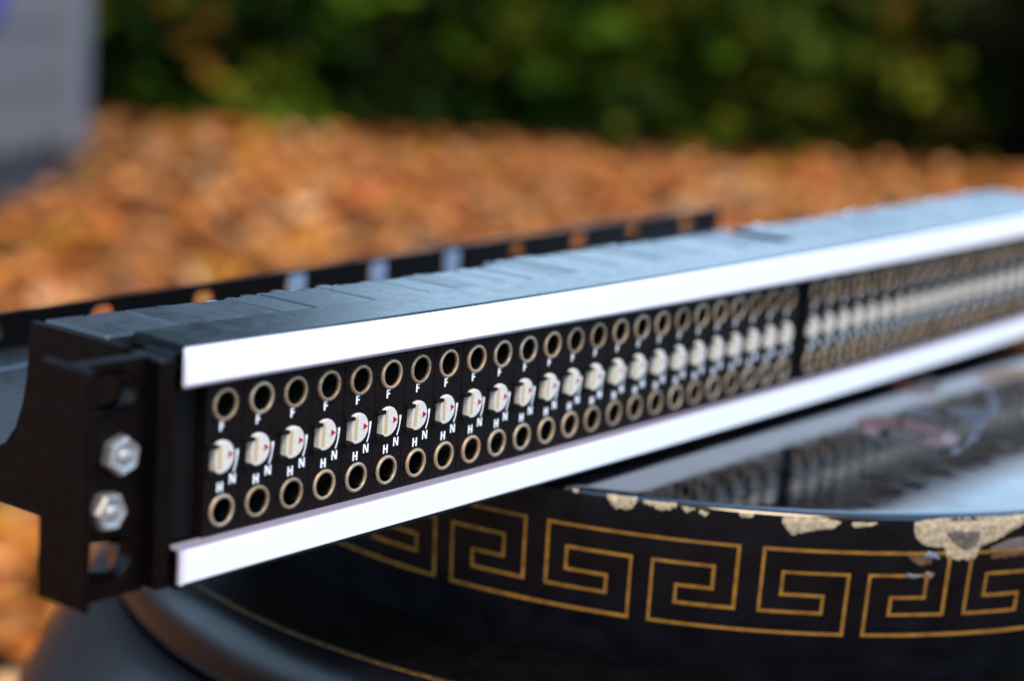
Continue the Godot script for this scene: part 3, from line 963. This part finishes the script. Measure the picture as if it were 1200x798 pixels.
func build_plants() -> void:
	shrub_leaf = leaf_mesh(0.0, 9)
	var deep := [Vector3(0.014, 0.035, 0.008), Vector3(0.02, 0.05, 0.01), Vector3(0.03, 0.06, 0.012)]
	var bright := [Vector3(0.07, 0.15, 0.014), Vector3(0.04, 0.10, 0.012), Vector3(0.16, 0.18, 0.018), Vector3(0.012, 0.03, 0.008)]
	var mixed := [Vector3(0.05, 0.08, 0.014), Vector3(0.12, 0.09, 0.02), Vector3(0.03, 0.06, 0.012), Vector3(0.16, 0.085, 0.02)]
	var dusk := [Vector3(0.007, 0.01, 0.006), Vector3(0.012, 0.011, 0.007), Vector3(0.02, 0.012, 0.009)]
	var g := "shrubs along the edge of the leafy yard"
	# bearing from the panel runs from the shed (left) to the dark hedge (right)
	shrub("evergreen_shrub", "dark green shrub beside the grey shed, flecked with yellow leaves", "shrub", Vector3(3.58, GROUND, -4.80), Vector3(1.4, 2.6, 1.2), deep + mixed, 5000, 5, g)
	shrub("evergreen_shrub", "mid green shrub, second from the grey shed", "shrub", Vector3(4.19, GROUND, -4.45), Vector3(1.3, 1.3, 1.2), bright + deep, 5000, 5, g)
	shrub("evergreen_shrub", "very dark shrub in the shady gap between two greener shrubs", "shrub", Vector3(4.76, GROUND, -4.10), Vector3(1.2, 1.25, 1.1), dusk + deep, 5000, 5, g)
	shrub("evergreen_shrub", "brightest green shrub, left of the yellowing one", "shrub", Vector3(4.98, GROUND, -3.45), Vector3(1.2, 1.25, 1.2), bright, 5000, 5, g)
	shrub("evergreen_shrub", "broad fresh green shrub with a few yellow brown leaves", "shrub", Vector3(5.37, GROUND, -3.10), Vector3(1.1, 1.2, 1.1), bright + mixed, 4500, 5, g)
	shrub("evergreen_shrub", "yellowing shrub with brown leaves hanging among green", "shrub", Vector3(5.71, GROUND, -2.76), Vector3(1.0, 1.15, 1.0), mixed + bright, 4000, 4, g)
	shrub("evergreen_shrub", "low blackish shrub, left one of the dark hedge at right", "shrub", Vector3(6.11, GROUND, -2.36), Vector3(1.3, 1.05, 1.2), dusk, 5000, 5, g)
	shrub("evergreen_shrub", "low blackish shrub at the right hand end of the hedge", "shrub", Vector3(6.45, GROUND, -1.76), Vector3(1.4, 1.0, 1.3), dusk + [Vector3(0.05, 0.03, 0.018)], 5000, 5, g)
	var t := "trees behind the shrubs"
	shrub("evergreen_tree", "tall dark evergreen nearest behind the shed corner", "tree", Vector3(3.76, GROUND, -6.70), Vector3(2.6, 3.2, 2.0), deep, 7000, 1, t, 0.6, 0.1, 1.7)
	shrub("evergreen_tree", "dark evergreen behind the gap of the two left shrubs", "tree", Vector3(5.04, GROUND, -5.96), Vector3(2.4, 4.0, 2.0), deep + dusk, 7000, 1, t, 0.6, 0.1, 1.7)
	shrub("evergreen_tree", "dark evergreen behind the brightest green shrub", "tree", Vector3(6.15, GROUND, -4.95), Vector3(2.4, 1.4, 2.0), deep + dusk, 7000, 1, t, 0.6, 0.1, 1.7)
	shrub("evergreen_tree", "lower dark tree behind the yellowing shrub", "tree", Vector3(7.07, GROUND, -3.94), Vector3(2.2, 1.45, 2.0), deep + dusk, 6500, 1, t, 0.6, 0.08, 1.7)
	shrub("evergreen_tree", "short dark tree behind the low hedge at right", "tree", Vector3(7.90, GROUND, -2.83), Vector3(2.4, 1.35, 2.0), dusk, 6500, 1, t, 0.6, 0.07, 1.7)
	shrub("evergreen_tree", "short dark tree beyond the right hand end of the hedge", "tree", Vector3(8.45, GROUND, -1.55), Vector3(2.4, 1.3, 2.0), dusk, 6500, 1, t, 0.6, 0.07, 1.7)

func build_shed() -> void:
	# local x runs along the front wall to its right hand corner, local z points out of the front wall
	var along := Vector3(-0.86, 0, 0.51)
	var shed := thing("garden_shed", "grey boarded garden shed with dark stone plinth at the yard's left edge", "shed", Vector3(2.354, GROUND, -2.94) + along * 2.4, atan2(along.z, -along.x))
	var long := 2.4
	var deep := 1.8
	var st := begin()
	span(st, Vector3(0.02, 0, -deep + 0.02), Vector3(long - 0.02, 0.155, -0.02), 0.01)
	obj("plinth", st, m.plinth, shed)
	st = begin()
	span(st, Vector3(0.03, 0.155, -deep + 0.03), Vector3(long - 0.03, 2.1, -0.03))
	obj("wall_core", st, m.siding, shed)
	var board := begin()
	# one lapped board, leaning out at its foot
	var prof := PackedVector2Array([Vector2(0, -0.03), Vector2(0, 0.0), Vector2(0.012, 0.0), Vector2(0.13, -0.006), Vector2(0.13, -0.03)])
	plate(board, [prof], [prof], Vector3.ZERO, Vector3.UP, Vector3.BACK, 0.09, long - 0.09)
	var bm := done(board)
	var side := begin()
	plate(side, [prof], [prof], Vector3.ZERO, Vector3.UP, Vector3.BACK, 0.09, deep - 0.09)
	var sm := done(side)
	for i in 16:
		put("siding_board", bm, m.siding, shed, Vector3(0, 0.155 + i * 0.122, 0))
		var e := put("siding_board", sm, m.siding, shed, Vector3(0, 0.155 + i * 0.122, -deep))
		e.rotation.y = -PI / 2
	for c in [[0.0, 0.0], [long, 0.0], [0.0, -deep], [long, -deep]]:
		st = begin()
		span(st, Vector3(c[0] - 0.012 if c[0] < 1 else c[0] - 0.09, 0.13, c[1] - 0.09 if c[1] > -1 else c[1] - 0.012), Vector3(c[0] + 0.09 if c[0] < 1 else c[0] + 0.012, 2.12, c[1] + 0.012 if c[1] > -1 else c[1] + 0.09), 0.004)
		obj("corner_board", st, m.trim, shed)
	st = begin()
	var roof := PackedVector2Array([Vector2(-0.2, 2.12), Vector2(deep + 0.2, 2.12), Vector2(deep + 0.2, 2.18), Vector2(deep / 2, 2.75), Vector2(-0.2, 2.18)])
	plate(st, [roof], [roof], Vector3.ZERO, Vector3.FORWARD, Vector3.UP, -0.15, long + 0.15)
	obj("roof", st, m.roofing, shed)
	st = begin()
	span(st, Vector3(long - 0.80, 0.42, 0.006), Vector3(long - 0.46, 0.66, 0.012), 0.002)
	var plate_thing := obj("blue_plate", st, m.blue)
	plate_thing.transform = shed.transform
	tag(plate_thing, "small blue enamel plate on the wall of the grey shed", "sign plate")

# ---------------------------------------------------------------- scene

func _ready() -> void:
	rng.seed = 20231
	var cam := Camera3D.new()
	cam.name = "camera"
	add_child(cam)
	var back := Vector3(-0.783621, 0.195545, 0.589661)
	cam.transform = Transform3D(Basis(Vector3(0.611015, 0.071104, 0.788419), Vector3(0.112244, 0.978114, -0.175199), back).orthonormalized(), Vector3(-0.20928, 0.09309, 0.21795))
	var attr := CameraAttributesPhysical.new()
	attr.frustum_focal_length = 63.16
	attr.frustum_focus_distance = 0.345
	attr.exposure_aperture = 8.2
	attr.frustum_near = 0.02
	attr.frustum_far = 900.0
	cam.attributes = attr
	cam.near = 0.02
	cam.far = 900.0
	cam.fov = rad_to_deg(2.0 * atan(399.0 / 2100.0))

	var env := Environment.new()
	env.background_mode = Environment.BG_SKY
	var sky := ProceduralSkyMaterial.new()
	sky.sky_top_color = lin(0.30, 0.58, 1.05)
	sky.sky_horizon_color = lin(0.82, 1.16, 1.48)
	sky.sky_curve = 0.45
	sky.ground_bottom_color = lin(0.10, 0.06, 0.04)
	sky.ground_horizon_color = lin(0.14, 0.09, 0.06)
	sky.sky_energy_multiplier = 1.0
	env.sky = Sky.new()
	env.sky.sky_material = sky
	env.tonemap_mode = Environment.TONE_MAPPER_LINEAR
	env.tonemap_exposure = 2.45
	env.sdfgi_enabled = true
	env.ssao_enabled = true
	env.ssil_enabled = true
	var we := WorldEnvironment.new()
	we.name = "world_environment"
	we.environment = env
	add_child(we)

	var sun := DirectionalLight3D.new()
	sun.name = "sun"
	sun.light_energy = 0.45
	sun.light_color = Color(1.0, 0.90, 0.76)
	sun.light_angular_distance = 20.0
	sun.shadow_enabled = true
	sun.look_at_from_position(Vector3(-1.2, 2.4, 1.4), Vector3.ZERO)
	add_child(sun)

	make_materials()
	build_ground()
	build_shed()
	build_plants()
	build_stool()
	build_panel()
